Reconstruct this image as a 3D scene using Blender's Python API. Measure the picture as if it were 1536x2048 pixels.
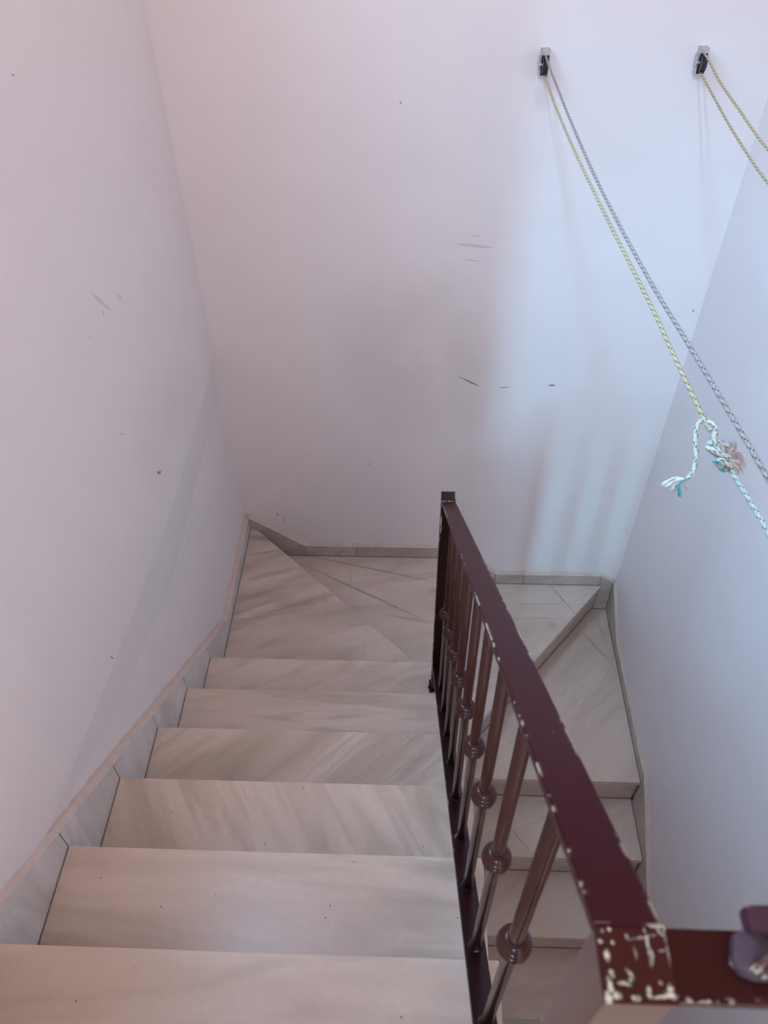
import bpy, bmesh, math, random
from mathutils import Vector, Matrix

for o in list(bpy.data.objects):
    bpy.data.objects.remove(o)
scene = bpy.context.scene
C = scene.collection

# ------------------------------------------------------------------ camera
cam_data = bpy.data.cameras.new('camera')
cam_data.sensor_fit = 'HORIZONTAL'
cam_data.sensor_width = 36.0
cam_data.lens = 1573.13 * 36.0 / 1536.0
cam_data.clip_start = 0.02
cam_data.dof.use_dof = True
cam_data.dof.focus_distance = 2.2
cam_data.dof.aperture_fstop = 11.0
cam = bpy.data.objects.new('camera', cam_data)
C.objects.link(cam)
RT = Vector((0.999354645550834, 0.03378529919541589, -0.012200244843576692))
UP = Vector((-0.015730292485853434, 0.7169650171552189, 0.6969316480645188))
FW = Vector((-0.032293193002186894, 0.6962899667048873, -0.7170337732295673))
mw = Matrix((RT, UP, -FW)).transposed().to_4x4()
mw.translation = Vector((0.7548665, -0.4177497, 1.5931664))
cam.matrix_world = mw
scene.camera = cam

# ------------------------------------------------------------------ light
world = bpy.data.worlds.new('sky')
scene.world = world
world.use_nodes = True
wn = world.node_tree.nodes
bg = wn['Background']
bg.inputs[0].default_value = (0.96, 0.885, 0.885, 1)
bg.inputs[1].default_value = 2.15

def area(name, loc, target, sx, sy, power, col):
    l = bpy.data.lights.new(name, 'AREA')
    l.shape = 'RECTANGLE'
    l.size = sx
    l.size_y = sy
    l.energy = power
    l.color = col
    o = bpy.data.objects.new(name, l)
    C.objects.link(o)
    o.location = loc
    dvec = Vector(target) - Vector(loc)
    o.rotation_euler = dvec.to_track_quat('-Z', 'Y').to_euler()
    return o

# bright slot of sky seen from the stairwell through the terrace opening behind the camera
area('sky_slot_light', (-1.24, -12.0, 9.1), (1.3, 2.1, 0.0), 0.33, 1.9, 980.0, (0.24, 0.66, 1.0))
# added blue fill for the right wall, through an invented high opening
sl = area('right_wall_fill_light', (-0.45, 0.85, 2.5), (1.8, 0.75, -0.85), 0.9, 0.9, 21.0, (0.14, 0.56, 1.0))
sl.data.spread = math.radians(85)

vs = scene.view_settings
vs.view_transform = 'Standard'
vs.look = 'None'
vs.gamma = 1.0
vs.use_curve_mapping = False
vs.exposure = 0.21
scene.cycles.max_bounces = 6
scene.cycles.adaptive_threshold = 0.12

# ------------------------------------------------------------------ dimensions
R = 0.1897          # riser
G = 0.252           # going
SL = R / G
W0 = 0.93           # width of the upper flight
D = 2.112           # far wall (face of the skirting)
W = 1.784           # right wall (face of the skirting)
T = 0.012           # skirting thickness
OV = 0.02           # nosing overhang
ST = 0.030          # slab thickness
LAND = R            # level of the upper landing

# ------------------------------------------------------------------ node helpers
class NT:
    def __init__(self, name):
        self.m = bpy.data.materials.new(name)
        self.m.use_nodes = True
        self.t = self.m.node_tree
        self.n = self.t.nodes
        self.bsdf = self.n['Principled BSDF']
    def add(self, typ, **kw):
        nd = self.n.new(typ)
        for k, v in kw.items():
            setattr(nd, k, v)
        return nd
    def link(self, a, b):
        self.t.links.new(a, b)
    def math(self, op, a, b=None, clamp=False):
        nd = self.add('ShaderNodeMath', operation=op)
        nd.use_clamp = clamp
        for i, v in enumerate((a, b)):
            if v is None:
                continue
            if isinstance(v, (int, float)):
                nd.inputs[i].default_value = v
            else:
                self.link(v, nd.inputs[i])
        return nd.outputs[0]
    def mix(self, fac, a, b, blend='MIX'):
        nd = self.add('ShaderNodeMix', data_type='RGBA', blend_type=blend)
        for idx, v in ((0, fac), (6, a), (7, b)):
            if isinstance(v, (int, float)):
                nd.inputs[idx].default_value = v
            elif isinstance(v, tuple):
                nd.inputs[idx].default_value = (*v, 1) if len(v) == 3 else v
            else:
                self.link(v, nd.inputs[idx])
        return nd.outputs[2]
    def noise(self, vec, scale, detail=3, rough=0.5, dist=0.0):
        nd = self.add('ShaderNodeTexNoise')
        nd.inputs['Scale'].default_value = scale
        nd.inputs['Detail'].default_value = detail
        nd.inputs['Roughness'].default_value = rough
        nd.inputs['Distortion'].default_value = dist
        if vec is not None:
            self.link(vec, nd.inputs['Vector'])
        return nd.outputs[0]
    def ramp(self, fac, stops):
        nd = self.add('ShaderNodeValToRGB')
        el = nd.color_ramp.elements
        while len(el) < len(stops):
            el.new(0.5)
        for e, (p, c) in zip(el, stops):
            e.position = p
            e.color = (*c, 1) if len(c) == 3 else c
        self.link(fac, nd.inputs[0])
        return nd.outputs[0]
    def pos(self):
        return self.add('ShaderNodeNewGeometry').outputs['Position']
    def mapping(self, vec, loc=(0, 0, 0), rot=(0, 0, 0), scale=(1, 1, 1), typ='POINT'):
        nd = self.add('ShaderNodeMapping', vector_type=typ)
        nd.inputs['Location'].default_value = loc
        nd.inputs['Rotation'].default_value = rot
        nd.inputs['Scale'].default_value = scale
        self.link(vec, nd.inputs['Vector'])
        return nd.outputs[0]
    def marks(self, axes, marks, sharp=2.5, wob=0.0, pos=None):
        """soft elongated marks at fixed places of a surface, as one mask"""
        sep = self.add('ShaderNodeSeparateXYZ')
        self.link(pos or self.pos(), sep.inputs[0])
        cmb = self.add('ShaderNodeCombineXYZ')
        self.link(sep.outputs[axes[0]], cmb.inputs[0])
        self.link(sep.outputs[axes[1]], cmb.inputs[1])
        vec = cmb.outputs[0]
        if wob > 0:
            nz = self.add('ShaderNodeTexNoise')
            nz.inputs['Scale'].default_value = 0.35 / wob
            self.link(vec, nz.inputs['Vector'])
            sub = self.add('ShaderNodeVectorMath', operation='SUBTRACT')
            self.link(nz.outputs[1], sub.inputs[0])
            sub.inputs[1].default_value = (0.5, 0.5, 0.5)
            sc = self.add('ShaderNodeVectorMath', operation='SCALE')
            self.link(sub.outputs[0], sc.inputs[0])
            sc.inputs['Scale'].default_value = wob
            ad = self.add('ShaderNodeVectorMath', operation='ADD')
            self.link(vec, ad.inputs[0])
            self.link(sc.outputs[0], ad.inputs[1])
            cl = self.add('ShaderNodeSeparateXYZ')
            self.link(ad.outputs[0], cl.inputs[0])
            c2 = self.add('ShaderNodeCombineXYZ')
            self.link(cl.outputs[0], c2.inputs[0])
            self.link(cl.outputs[1], c2.inputs[1])
            vec = c2.outputs[0]
        h = self.add('ShaderNodeVectorMath', operation='MULTIPLY_ADD')   # (a, b, 1)
        self.link(vec, h.inputs[0])
        h.inputs[1].default_value = (1, 1, 0)
        h.inputs[2].default_value = (0, 0, 1)
        hv = h.outputs[0]
        def dot(c):
            d = self.add('ShaderNodeVectorMath', operation='DOT_PRODUCT')
            self.link(hv, d.inputs[0])
            d.inputs[1].default_value = c
            return d.outputs['Value']
        acc = None
        for (a, b, L, w, ang, st) in marks:
            L = max(L, w)
            c, s = math.cos(ang), math.sin(ang)
            p = dot((c / L, s / L, -(a * c + b * s) / L))
            q = dot((-s / w, c / w, -(-a * s + b * c) / w))
            r = self.add('ShaderNodeMath', operation='MULTIPLY_ADD')
            self.link(p, r.inputs[0]); self.link(p, r.inputs[1]); self.link(self.math('MULTIPLY', q, q), r.inputs[2])
            f = self.add('ShaderNodeMath', operation='MULTIPLY_ADD')   # strength * (1 - r)
            self.link(r.outputs[0], f.inputs[0]); f.inputs[1].default_value = -st * sharp * 0.6; f.inputs[2].default_value = st * sharp * 0.6
            v = self.math('MINIMUM', f.outputs[0], st)
            acc = v if acc is None else self.math('MAXIMUM', acc, v)
        acc = self.math('MAXIMUM', acc, 0.0)
        return acc
    def bump(self, h, strength, dist=0.01, normal=None):
        nd = self.add('ShaderNodeBump')
        nd.inputs['Strength'].default_value = strength
        nd.inputs['Distance'].default_value = dist
        self.link(h, nd.inputs['Height'])
        if normal is not None:
            self.link(normal, nd.inputs['Normal'])
        return nd.outputs[0]
    def out(self, color=None, rough=None, normal=None, spec=None, metal=None):
        b = self.bsdf
        for key, v in (('Base Color', color), ('Roughness', rough), ('Normal', normal), ('Specular IOR Level', spec), ('Metallic', metal)):
            if v is None:
                continue
            if isinstance(v, (int, float)):
                b.inputs[key].default_value = v
            elif isinstance(v, tuple):
                b.inputs[key].default_value = (*v, 1)
            else:
                self.link(v, b.inputs[key])
        return self.m

FAR_MARKS = [(0.973, -0.272, 0.065, 0.003, -0.47, 0.6), (0.991, -0.283, 0.04, 0.003, -0.487, 0.9), (1.123, -0.305, 0.027, 0.0025, 0.105, 0.7), (1.309, -0.292, 0.016, 0.0041, 0.091, 0.9), (0.964, 0.328, 0.019, 0.0027, -0.137, 0.3), (0.963, 0.292, 0.075, 0.0055, -0.104, 0.25), (0.96, 0.238, 0.035, 0.0037, -0.154, 0.22), (0.709, 0.751, 0.004, 0.0034, -0.893, 0.7), (0.575, -0.726, 0.008, 0.0033, -1.05, 0.6), (1.77, 0.046, 0.008, 0.003, 1.13, 0.8), (0.137, -1.053, 0.011, 0.0047, -1.226, 0.6), (0.162, -1.09, 0.034, 0.0036, -1.606, 0.3)]
FAR_GRIME = [(0.72, -0.2, 0.45, 0.28, -1.2, 1.0), (0.93, -0.16, 0.42, 0.18, -1.45, 1.0), (0.8, 0.05, 0.25, 0.2, 0.3, 0.8), (1.137, 0.765, 0.05, 0.035, -1.439, 0.8), (1.092, 0.853, 0.05, 0.035, -1.449, 0.6)]
LEFT_MARKS = [(1.282, 0.569, 0.079, 0.0068, -0.861, 0.2), (1.271, 0.546, 0.008, 0.0027, -1.687, 0.6), (1.394, 0.519, 0.023, 0.01, -0.642, 0.16), (1.315, -0.034, 0.014, 0.0064, -0.67, 0.75), (1.328, -0.046, 0.012, 0.005, -0.3, 0.7), (1.161, 0.551, 0.004, 0.0019, -0.847, 0.6), (1.197, 1.108, 0.008, 0.0024, -0.507, 0.6), (1.163, 0.247, 0.015, 0.0021, -0.882, 0.4), (0.711, -0.128, 0.015, 0.0028, -1.233, 0.7), (1.455, -0.482, 0.012, 0.0028, -1.31, 0.4)]
LEFT_GRIME = [(1.55, 0.05, 0.40, 0.16, -0.5, 0.6), (1.30, 0.05, 0.25, 0.14, -1.3, 0.4)]

def plaster(name, axes, marks, grime, tint=(0.90, 0.805, 0.785), grime_col=(0.66, 0.56, 0.49)):
    k = NT(name)
    p = k.pos()
    blot = k.noise(p, 5.0, 2, 0.65)
    col = k.mix(blot, tuple(c * 0.95 for c in tint), tint)
    if grime:
        gm = k.marks(axes, grime, 1.3)
        gm = k.math('MULTIPLY', gm, blot, clamp=True)
        col = k.mix(gm, col, grime_col)
    if marks:
        mm = k.marks(axes, marks, 2.5)
        col = k.mix(mm, col, (0.10, 0.08, 0.09))
    n = k.bump(k.noise(p, 7.0, 0, 0.5), 0.16, 0.02)
    return k.out(col, 0.55, n, 0.35)

def marble(name, ang, seed, vein=0.5, warm=0.5, stretch=7.0, lines=None, line_axes=(0, 1), line_strength=1.0, flat='XY', base=(0.70, 0.555, 0.46)):
    """polished grey-beige marble; veins run along ang inside the slab's plane"""
    k = NT(name)
    p = k.pos()
    if flat == 'YZ':
        sp = k.add('ShaderNodeSeparateXYZ'); k.link(p, sp.inputs[0])
        cb = k.add('ShaderNodeCombineXYZ'); k.link(sp.outputs[1], cb.inputs[0]); k.link(sp.outputs[2], cb.inputs[1]); k.link(sp.outputs[0], cb.inputs[2])
        p2 = cb.outputs[0]
    elif flat == 'XZ':
        sp = k.add('ShaderNodeSeparateXYZ'); k.link(p, sp.inputs[0])
        cb = k.add('ShaderNodeCombineXYZ'); k.link(sp.outputs[0], cb.inputs[0]); k.link(sp.outputs[2], cb.inputs[1]); k.link(sp.outputs[1], cb.inputs[2])
        p2 = cb.outputs[0]
    else:
        p2 = p
    rot = k.mapping(p2, (seed * 3.7, seed * 1.9, seed), (0, 0, ang), (1, 1, 1), 'TEXTURE')
    v = k.mapping(rot, (0, 0, 0), (0, 0, 0), (1.0, stretch, 1.0))
    patch = k.ramp(k.noise(rot, 2.6, 2, 0.5), [(0.36, (0.15, 0.15, 0.15)), (0.66, (1, 1, 1))])
    n1 = k.noise(v, 1.5, 2, 0.5, 0.7)
    n2 = k.noise(v, 3.4, 2, 0.45, 0.9)
    n3 = k.noise(rot, 70, 1, 0.6)
    m1 = k.ramp(n1, [(0.40, (0, 0, 0)), (0.72, (1, 1, 1))])
    m2 = k.ramp(n2, [(0.48, (0, 0, 0)), (0.66, (0.8, 0.8, 0.8)), (0.72, (0.3, 0.3, 0.3)), (0.84, (1, 1, 1))])
    grey = (0.37, 0.30, 0.255)
    tan = (0.47, 0.355, 0.255)
    vc = tuple(grey[i] * (1 - warm) + tan[i] * warm for i in range(3))
    col = k.mix(k.math('MULTIPLY', m1, min(1.0, vein * 1.25)), base, vc)
    col = k.mix(k.math('MULTIPLY', k.math('MULTIPLY', m2, patch), min(1.0, vein * 1.15)), col, tuple(c * 0.78 for c in vc))
    col = k.mix(0.06, col, n3, 'OVERLAY')
    if lines:
        lm = k.marks(line_axes, lines, 1.6, 0.015)
        lm = k.math('MULTIPLY', lm, line_strength)
        col = k.mix(lm, col, (0.20, 0.185, 0.185))
    # small dark pits
    vor = k.add('ShaderNodeTexVoronoi')
    vor.inputs['Scale'].default_value = 24
    k.link(p, vor.inputs['Vector'])
    pit = k.math('LESS_THAN', vor.outputs['Distance'], 0.042)
    col = k.mix(k.math('MULTIPLY', pit, 0.8), col, (0.08, 0.06, 0.05))
    rgh = k.ramp(n1, [(0.3, (0.24, 0.24, 0.24)), (0.8, (0.36, 0.36, 0.36))])
    n = k.bump(k.noise(rot, 12, 1, 0.5), 0.05, 0.003)
    return k.out(col, rgh, n, 0.34)

def brown_paint(name, chip=0.55, marks=None, base=(0.045, 0.008, 0.010), rough=0.38, spec=0.05, face=0.735, maxes=(0, 1)):
    """dark brown gloss enamel, chipped to cream undercoat along the edges"""
    k = NT(name)
    p = k.pos()
    bev = k.add('ShaderNodeBevel', samples=4)
    bev.inputs['Radius'].default_value = 0.0035
    geo = k.add('ShaderNodeNewGeometry')
    dot = k.add('ShaderNodeVectorMath', operation='DOT_PRODUCT')
    k.link(bev.outputs[0], dot.inputs[0])
    k.link(geo.outputs['True Normal'], dot.inputs[1])
    edge = k.math('SUBTRACT', 1.0, dot.outputs['Value'])
    edge = k.math('MULTIPLY', edge, 14.0, clamp=True)
    n1 = k.noise(p, 38.0, 4, 0.62)
    n2 = k.noise(p, 9.0, 2, 0.5)
    s = k.math('ADD', k.math('MULTIPLY', n1, 0.75), k.math('MULTIPLY', n2, 0.35))
    chips = k.ramp(s, [(chip + 0.02, (0, 0, 0)), (chip + 0.05, (1, 1, 1))])
    chips = k.math('MULTIPLY', chips, edge)
    # sparse pinholes and scratches on the faces
    st = k.mapping(p, (0, 0, 0), (0.3, 0.1, 0.5), (1, 1, 1))
    n3 = k.noise(st, 55.0, 3, 0.7)
    sc = k.ramp(n3, [(face, (0, 0, 0)), (face + 0.025, (1, 1, 1))])
    dark = k.ramp(k.noise(p, 70.0, 2, 0.5), [(0.70, (0, 0, 0)), (0.74, (1, 1, 1))])
    tone = k.noise(p, 6.0, 3, 0.5)
    col = k.mix(tone, tuple(c * 0.85 for c in base), tuple(c * 1.15 for c in base))
    col = k.mix(k.math('MULTIPLY', dark, 0.5), col, (0.015, 0.008, 0.01))
    cream = k.mix(n2, (0.62, 0.50, 0.33), (0.72, 0.66, 0.52))
    mask = k.math('MAXIMUM', chips, k.math('MULTIPLY', sc, 0.55))
    if marks:
        brk_ = k.ramp(k.noise(p, 420.0, 3, 0.65), [(0.40, (0.15, 0.15, 0.15)), (0.52, (1, 1, 1))])
        mask = k.math('MAXIMUM', mask, k.math('MULTIPLY', k.marks(maxes, marks, 2.0, 0.003), brk_))
    col = k.mix(mask, col, cream)
    rg = k.mix(mask, (rough, rough, rough), (0.6, 0.6, 0.6))
    n = k.bump(k.noise(p, 90, 3, 0.5), 0.06, 0.002)
    return k.out(col, rg, n, spec)

def simple(name, col, rough=0.5, metal=0.0, noise=0.0, nscale=30, bump=0.0):
    k = NT(name)
    c = col
    if noise > 0:
        nz = k.noise(k.pos(), nscale, 4, 0.6)
        c = k.mix(nz, tuple(x * (1 - noise) for x in col), tuple(min(1, x * (1 + noise)) for x in col))
    n = k.bump(k.noise(k.pos(), nscale * 3, 3, 0.6), bump, 0.004) if bump > 0 else None
    return k.out(c, rough, n, None, metal)

def rope_mat(name, base_a, base_b, fleck):
    """braided cord: u runs along the rope in metres, v once round it"""
    k = NT(name)
    uv = k.add('ShaderNodeUVMap')
    uv.uv_map = 'uv'
    sep = k.add('ShaderNodeSeparateXYZ')
    k.link(uv.outputs[0], sep.inputs[0])
    u, v = sep.outputs[0], sep.outputs[1]
    def strand(sign, period, per_turn):
        a = k.math('MULTIPLY', u, 1.0 / period)
        b = k.math('MULTIPLY', v, sign * per_turn)
        return k.math('FRACT', k.math('ADD', a, b))
    s1 = strand(1.0, 0.011, 4)
    s2 = strand(-1.0, 0.011, 4)
    br = k.math('MULTIPLY', k.math('PINGPONG', s1, 0.5), k.math('PINGPONG', s2, 0.5))
    col = k.mix(k.math('MULTIPLY', br, 4.5, clamp=True), base_b, base_a)
    # dark green tracer yarns: two short dashes every 18 mm on opposite sides
    f1 = strand(1.0, 0.019, 2)
    g1 = strand(-1.0, 0.0095, 4)
    fl = k.math('MULTIPLY', k.math('LESS_THAN', f1, 0.36), k.math('LESS_THAN', g1, 0.55))
    col = k.mix(k.math('MULTIPLY', fl, 0.92), col, fleck)
    n = k.bump(br, 0.7, 0.0015)
    return k.out(col, 0.75, n, 0.2)

# ------------------------------------------------------------------ mesh helpers
def link_mesh(name, bm, mat, parent=None, smooth=False):
    bmesh.ops.recalc_face_normals(bm, faces=bm.faces[:])
    me = bpy.data.meshes.new(name)
    bm.to_mesh(me)
    bm.free()
    me.materials.append(mat)
    if smooth:
        for f in me.polygons:
            f.use_smooth = True
    o = bpy.data.objects.new(name, me)
    C.objects.link(o)
    if parent is not None:
        attach(o, parent)
    return o

def world_loc(o):
    v = Vector(o.location)
    if o.parent is not None:
        v = v + o.matrix_parent_inverse.translation + world_loc(o.parent)
    return v

def attach(o, parent):
    """parent without moving: meshes keep their room coordinates"""
    o.parent = parent
    o.matrix_parent_inverse = Matrix.Translation(-world_loc(parent))

def empty(name, loc):
    o = bpy.data.objects.new(name, None)
    C.objects.link(o)
    o.location = loc
    o.empty_display_size = 0.05
    return o

def tag(o, label=None, cat=None, group=None, kind=None):
    for k_, v_ in (('label', label), ('category', cat), ('group', group), ('kind', kind)):
        if v_:
            o[k_] = v_
    return o

def bm_box(bm, x0, x1, y0, y1, z0, z1):
    vs_ = [bm.verts.new(p) for p in ((x0, y0, z0), (x1, y0, z0), (x1, y1, z0), (x0, y1, z0), (x0, y0, z1), (x1, y0, z1), (x1, y1, z1), (x0, y1, z1))]
    for f in ((0, 3, 2, 1), (4, 5, 6, 7), (0, 1, 5, 4), (1, 2, 6, 5), (2, 3, 7, 6), (3, 0, 4, 7)):
        bm.faces.new([vs_[i] for i in f])
    return vs_

def bm_hexa(bm, pts):
    vs_ = [bm.verts.new(p) for p in pts]
    for f in ((0, 3, 2, 1), (4, 5, 6, 7), (0, 1, 5, 4), (1, 2, 6, 5), (2, 3, 7, 6), (3, 0, 4, 7)):
        bm.faces.new([vs_[i] for i in f])

def bm_prism(bm, poly, axis, a, b):
    """extrude a 2-D polygon along an axis; poly is in the other two axes, in order"""
    def P(q, t):
        if axis == 'x':
            return (t, q[0], q[1])
        if axis == 'y':
            return (q[0], t, q[1])
        return (q[0], q[1], t)
    A = [bm.verts.new(P(q, a)) for q in poly]
    B = [bm.verts.new(P(q, b)) for q in poly]
    bm.faces.new(A)
    bm.faces.new(B[::-1])
    n = len(poly)
    for i in range(n):
        bm.faces.new((A[i], A[(i + 1) % n], B[(i + 1) % n], B[i]))

def bevel(bm, w, seg=2):
    bmesh.ops.bevel(bm, geom=bm.edges[:], offset=w, segments=seg, affect='EDGES', profile=0.6)

def box(name, x0, x1, y0, y1, z0, z1, mat, parent=None, bev=0.0):
    bm = bmesh.new()
    bm_box(bm, x0, x1, y0, y1, z0, z1)
    if bev:
        bevel(bm, bev)
    return link_mesh(name, bm, mat, parent)

def prism(name, poly, axis, a, b, mat, parent=None, bev=0.0):
    bm = bmesh.new()
    bm_prism(bm, poly, axis, a, b)
    if bev:
        bevel(bm, bev)
    return link_mesh(name, bm, mat, parent)

def bm_lathe(bm, prof, seg=20, wave=0.0, nw=0, cx=0.0, cy=0.0):
    rings = []
    for r_, z in prof:
        ring = []
        for i in range(seg):
            a = 2 * math.pi * i / seg
            rr = r_ * (1 + wave * math.cos(nw * a + z * 300))
            ring.append(bm.verts.new((cx + rr * math.cos(a), cy + rr * math.sin(a), z)))
        rings.append(ring)
    for A, B in zip(rings[:-1], rings[1:]):
        for i in range(seg):
            bm.faces.new((A[i], A[(i + 1) % seg], B[(i + 1) % seg], B[i]))
    bm.faces.new(rings[0][::-1])
    bm.faces.new(rings[-1])

def smooth_path(pts, n):
    """Catmull-Rom through the points"""
    P = [Vector(p) for p in pts]
    P = [P[0] * 2 - P[1]] + P + [P[-1] * 2 - P[-2]]
    out = []
    for i in range(1, len(P) - 2):
        p0, p1, p2, p3 = P[i - 1:i + 3]
        for j in range(n):
            t = j / n
            out.append(0.5 * ((2 * p1) + (p2 - p0) * t + (2 * p0 - 5 * p1 + 4 * p2 - p3) * t * t + (3 * p1 - p0 - 3 * p2 + p3) * t ** 3))
    out.append(P[-2])
    return out

def tube(name, path, rad, mat, parent=None, seg=8, closed=False, lump=0.0, taper=None):
    """tube with uv: u in metres along it, v round it"""
    bm = bmesh.new()
    uvl = bm.loops.layers.uv.new('uv')
    n = len(path)
    lens = [0.0]
    for i in range(1, n):
        lens.append(lens[-1] + (path[i] - path[i - 1]).length)
    up = Vector((0, 0, 1))
    rings = []
    prev_n = None
    for i in range(n):
        a = path[max(i - 1, 0)]
        b = path[min(i + 1, n - 1)]
        t = (b - a).normalized()
        if prev_n is None:
            nn = t.cross(up)
            if nn.length < 1e-4:
                nn = t.cross(Vector((1, 0, 0)))
            nn.normalize()
        else:
            nn = (prev_n - t * prev_n.dot(t)).normalized()
        prev_n = nn
        bb = t.cross(nn)
        rr = rad * (taper(i / (n - 1)) if taper else 1.0)
        ring = []
        for s_ in range(seg):
            an = 2 * math.pi * s_ / seg
            k_ = rr * (1 + lump * math.cos(3 * an + lens[i] * 450))
            ring.append(bm.verts.new(path[i] + nn * (k_ * math.cos(an)) + bb * (k_ * math.sin(an))))
        rings.append(ring)
    for i in range(n - 1):
        for s_ in range(seg):
            f = bm.faces.new((rings[i][s_], rings[i][(s_ + 1) % seg], rings[i + 1][(s_ + 1) % seg], rings[i + 1][s_]))
            uvs = ((lens[i], s_ / seg), (lens[i], (s_ + 1) / seg), (lens[i + 1], (s_ + 1) / seg), (lens[i + 1], s_ / seg))
            for lp in f.loops:
                idx = [rings[i][s_], rings[i][(s_ + 1) % seg], rings[i + 1][(s_ + 1) % seg], rings[i + 1][s_]].index(lp.vert)
                lp[uvl].uv = uvs[idx]
            f.smooth = True
    bm.faces.new(rings[0][::-1])
    bm.faces.new(rings[-1])
    return link_mesh(name, bm, mat, parent, smooth=True)

# ------------------------------------------------------------------ materials
M_left = plaster('plaster_left', (1, 2), LEFT_MARKS, LEFT_GRIME)
M_far = plaster('plaster_far', (0, 2), FAR_MARKS, FAR_GRIME)
M_wall = plaster('plaster_plain', (0, 2), None, None)
M_mortar = simple('mortar', (0.66, 0.52, 0.45), 0.85, 0, 0.18, 45, 0.5)
M_grout = simple('grout', (0.20, 0.15, 0.12), 0.9, 0, 0.2, 60)
M_core = simple('stair_concrete', (0.72, 0.70, 0.69), 0.8, 0, 0.08, 10)
M_brown = brown_paint('brown_enamel', 0.60, base=(0.090, 0.030, 0.020), rough=0.28, spec=0.30)
M_rail = brown_paint('brown_enamel_worn', 0.565, base=(0.048, 0.006, 0.009), rough=0.33, spec=0.05, face=0.72)
M_base = brown_paint('brown_enamel_dark', 0.62, base=(0.022, 0.005, 0.006), rough=0.30, spec=0.25, face=0.80)
M_bal = brown_paint('brown_enamel_rods', 0.80, base=(0.050, 0.014, 0.009), rough=0.19, spec=0.27, face=0.82)

# ------------------------------------------------------------------ walls, floor, ceiling
Y_NEAR = -2.3
Z_TOP = 3.5
Z_BOT = -15 * R
Z_SILL = 1.75      # sill of the unseen opening added over the left wall for the fill
XL = -T            # plane of the left wall above its ledge
TW = 0.12          # wall thickness

# left wall: the lower part steps back a little below a ledge line that rises towards the viewer
ledge = [(D + T, -0.160, 0.030), (1.90, -0.187, 0.028), (1.36, -0.212, 0.023), (1.13, -0.205, 0.020), (0.68, -0.150, 0.014), (0.40, -0.110, 0.009), (0.0, -0.060, 0.003), (Y_NEAR - TW, 0.2, 0.0006)]
bm = bmesh.new()
rows = []
for (y, zc, off) in ledge:
    low = min(off, 0.008)
    zb = -1.07 - max(0.0, -(y - 1.5)) * -SL if y < 1.5 else -1.07
    zb = min(zb, zc - 0.03)
    rows.append([bm.verts.new(p) for p in ((XL, y, Z_SILL), (XL, y, zc + 0.0), (XL - off * 0.45, y, zc - 0.002), (XL - off, y, zc - min(0.22, 0.5 * (zc - zb))), (XL - low, y, zb), (XL - low, y, Z_BOT), (XL - TW, y, Z_BOT), (XL - TW, y, Z_SILL))])
for A, B in zip(rows[:-1], rows[1:]):
    for i in range(8):
        bm.faces.new((A[i], A[(i + 1) % 8], B[(i + 1) % 8], B[i]))
bm.faces.new(rows[0])
bm.faces.new(rows[-1][::-1])
bm_box(bm, XL - TW, XL, Y_NEAR - TW, 0.35, Z_SILL, Z_TOP)
bm_box(bm, XL - TW, XL, 1.95, D + T, Z_SILL, Z_TOP)
wl = link_mesh('wall_left', bm, M_left)
tag(wl, 'white plastered wall left of the stairs with a faint horizontal ledge line', kind='structure')
wf = box('wall_far', XL - TW, W + T + TW, D + T, D + T + TW, Z_BOT, Z_TOP, M_far)
tag(wf, 'white plastered end wall facing the viewer with scuff marks', kind='structure')
wr = box('wall_right', W + T, W + T + TW, Y_NEAR - TW, D + T, Z_BOT, Z_TOP, M_wall)
tag(wr, 'white plastered wall right of the lower flight', kind='structure')
bm = bmesh.new()
bm_box(bm, XL - TW, 0.35, Y_NEAR - TW, Y_NEAR, Z_BOT, Z_TOP)
bm_box(bm, 0.35, W + T, Y_NEAR - TW, Y_NEAR, LAND - 0.16, LAND)
bm_box(bm, 0.35, W + T, Y_NEAR - TW, Y_NEAR, Z_BOT, -0.85)  # unseen gap above this, added to let light onto the lower flight
wnr = link_mesh('wall_near', bm, M_wall)
tag(wnr, 'plastered wall behind the landing beside a tall opening', kind='structure')
ce = box('ceiling', XL - TW, W + T + TW, Y_NEAR - TW, D + T + TW, Z_TOP, Z_TOP + 0.1, M_wall)
tag(ce, 'white ceiling high above the stairs', kind='structure')

# ------------------------------------------------------------------ staircase
T6_LINES = [(0.06, 2.051, 0.09, 0.022, -0.206, 0.55), (0.085, 1.961, 0.10, 0.010, 0.229, 0.5), (0.167, 1.844, 0.17, 0.020, 0.327, 0.4), (0.146, 1.736, 0.15, 0.020, 0.392, 0.3), (0.21, 1.64, 0.2, 0.03, 0.398, 0.18), (0.575, 1.40, 0.17, 0.006, 1.5, 0.12), (0.70, 1.35, 0.12, 0.006, 1.5, 0.2)]  # last two, running front to back: reflections painted into the marble
T7_LINES = [(0.565, 2.036, 0.40, 0.0075, -0.242, 0.6), (0.552, 1.886, 0.44, 0.0075, -0.496, 0.65), (0.77, 1.74, 0.14, 0.0115, -0.18, 0.4), (0.476, 1.997, 0.19, 0.0072, -1.492, 0.18), (0.36, 2.05, 0.12, 0.006, -1.49, 0.12)]  # last two faint streaks are painted-in reflections
T8_LINES = [(1.522, 2.018, 0.13, 0.0064, -1.039, 0.55), (1.425, 1.987, 0.29, 0.0060, 0.024, 0.32), (1.379, 1.898, 0.19, 0.0062, 0.044, 0.36), (1.45, 1.86, 0.03, 0.03, 1.0, 0.25)]
T9_LINES = [(1.693, 1.875, 0.165, 0.0075, -1.001, 0.5), (1.739, 1.976, 0.094, 0.0107, -1.389, 0.25), (1.50, 1.60, 0.03, 0.006, 0.9, 0.35), (1.56, 1.56, 0.03, 0.004, 0.9, 0.35), (1.48, 1.42, 0.03, 0.004, 0.7, 0.35)]
T10_LINES = [(1.255, 0.987, 0.10, 0.006, -0.894, 0.45)]
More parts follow.
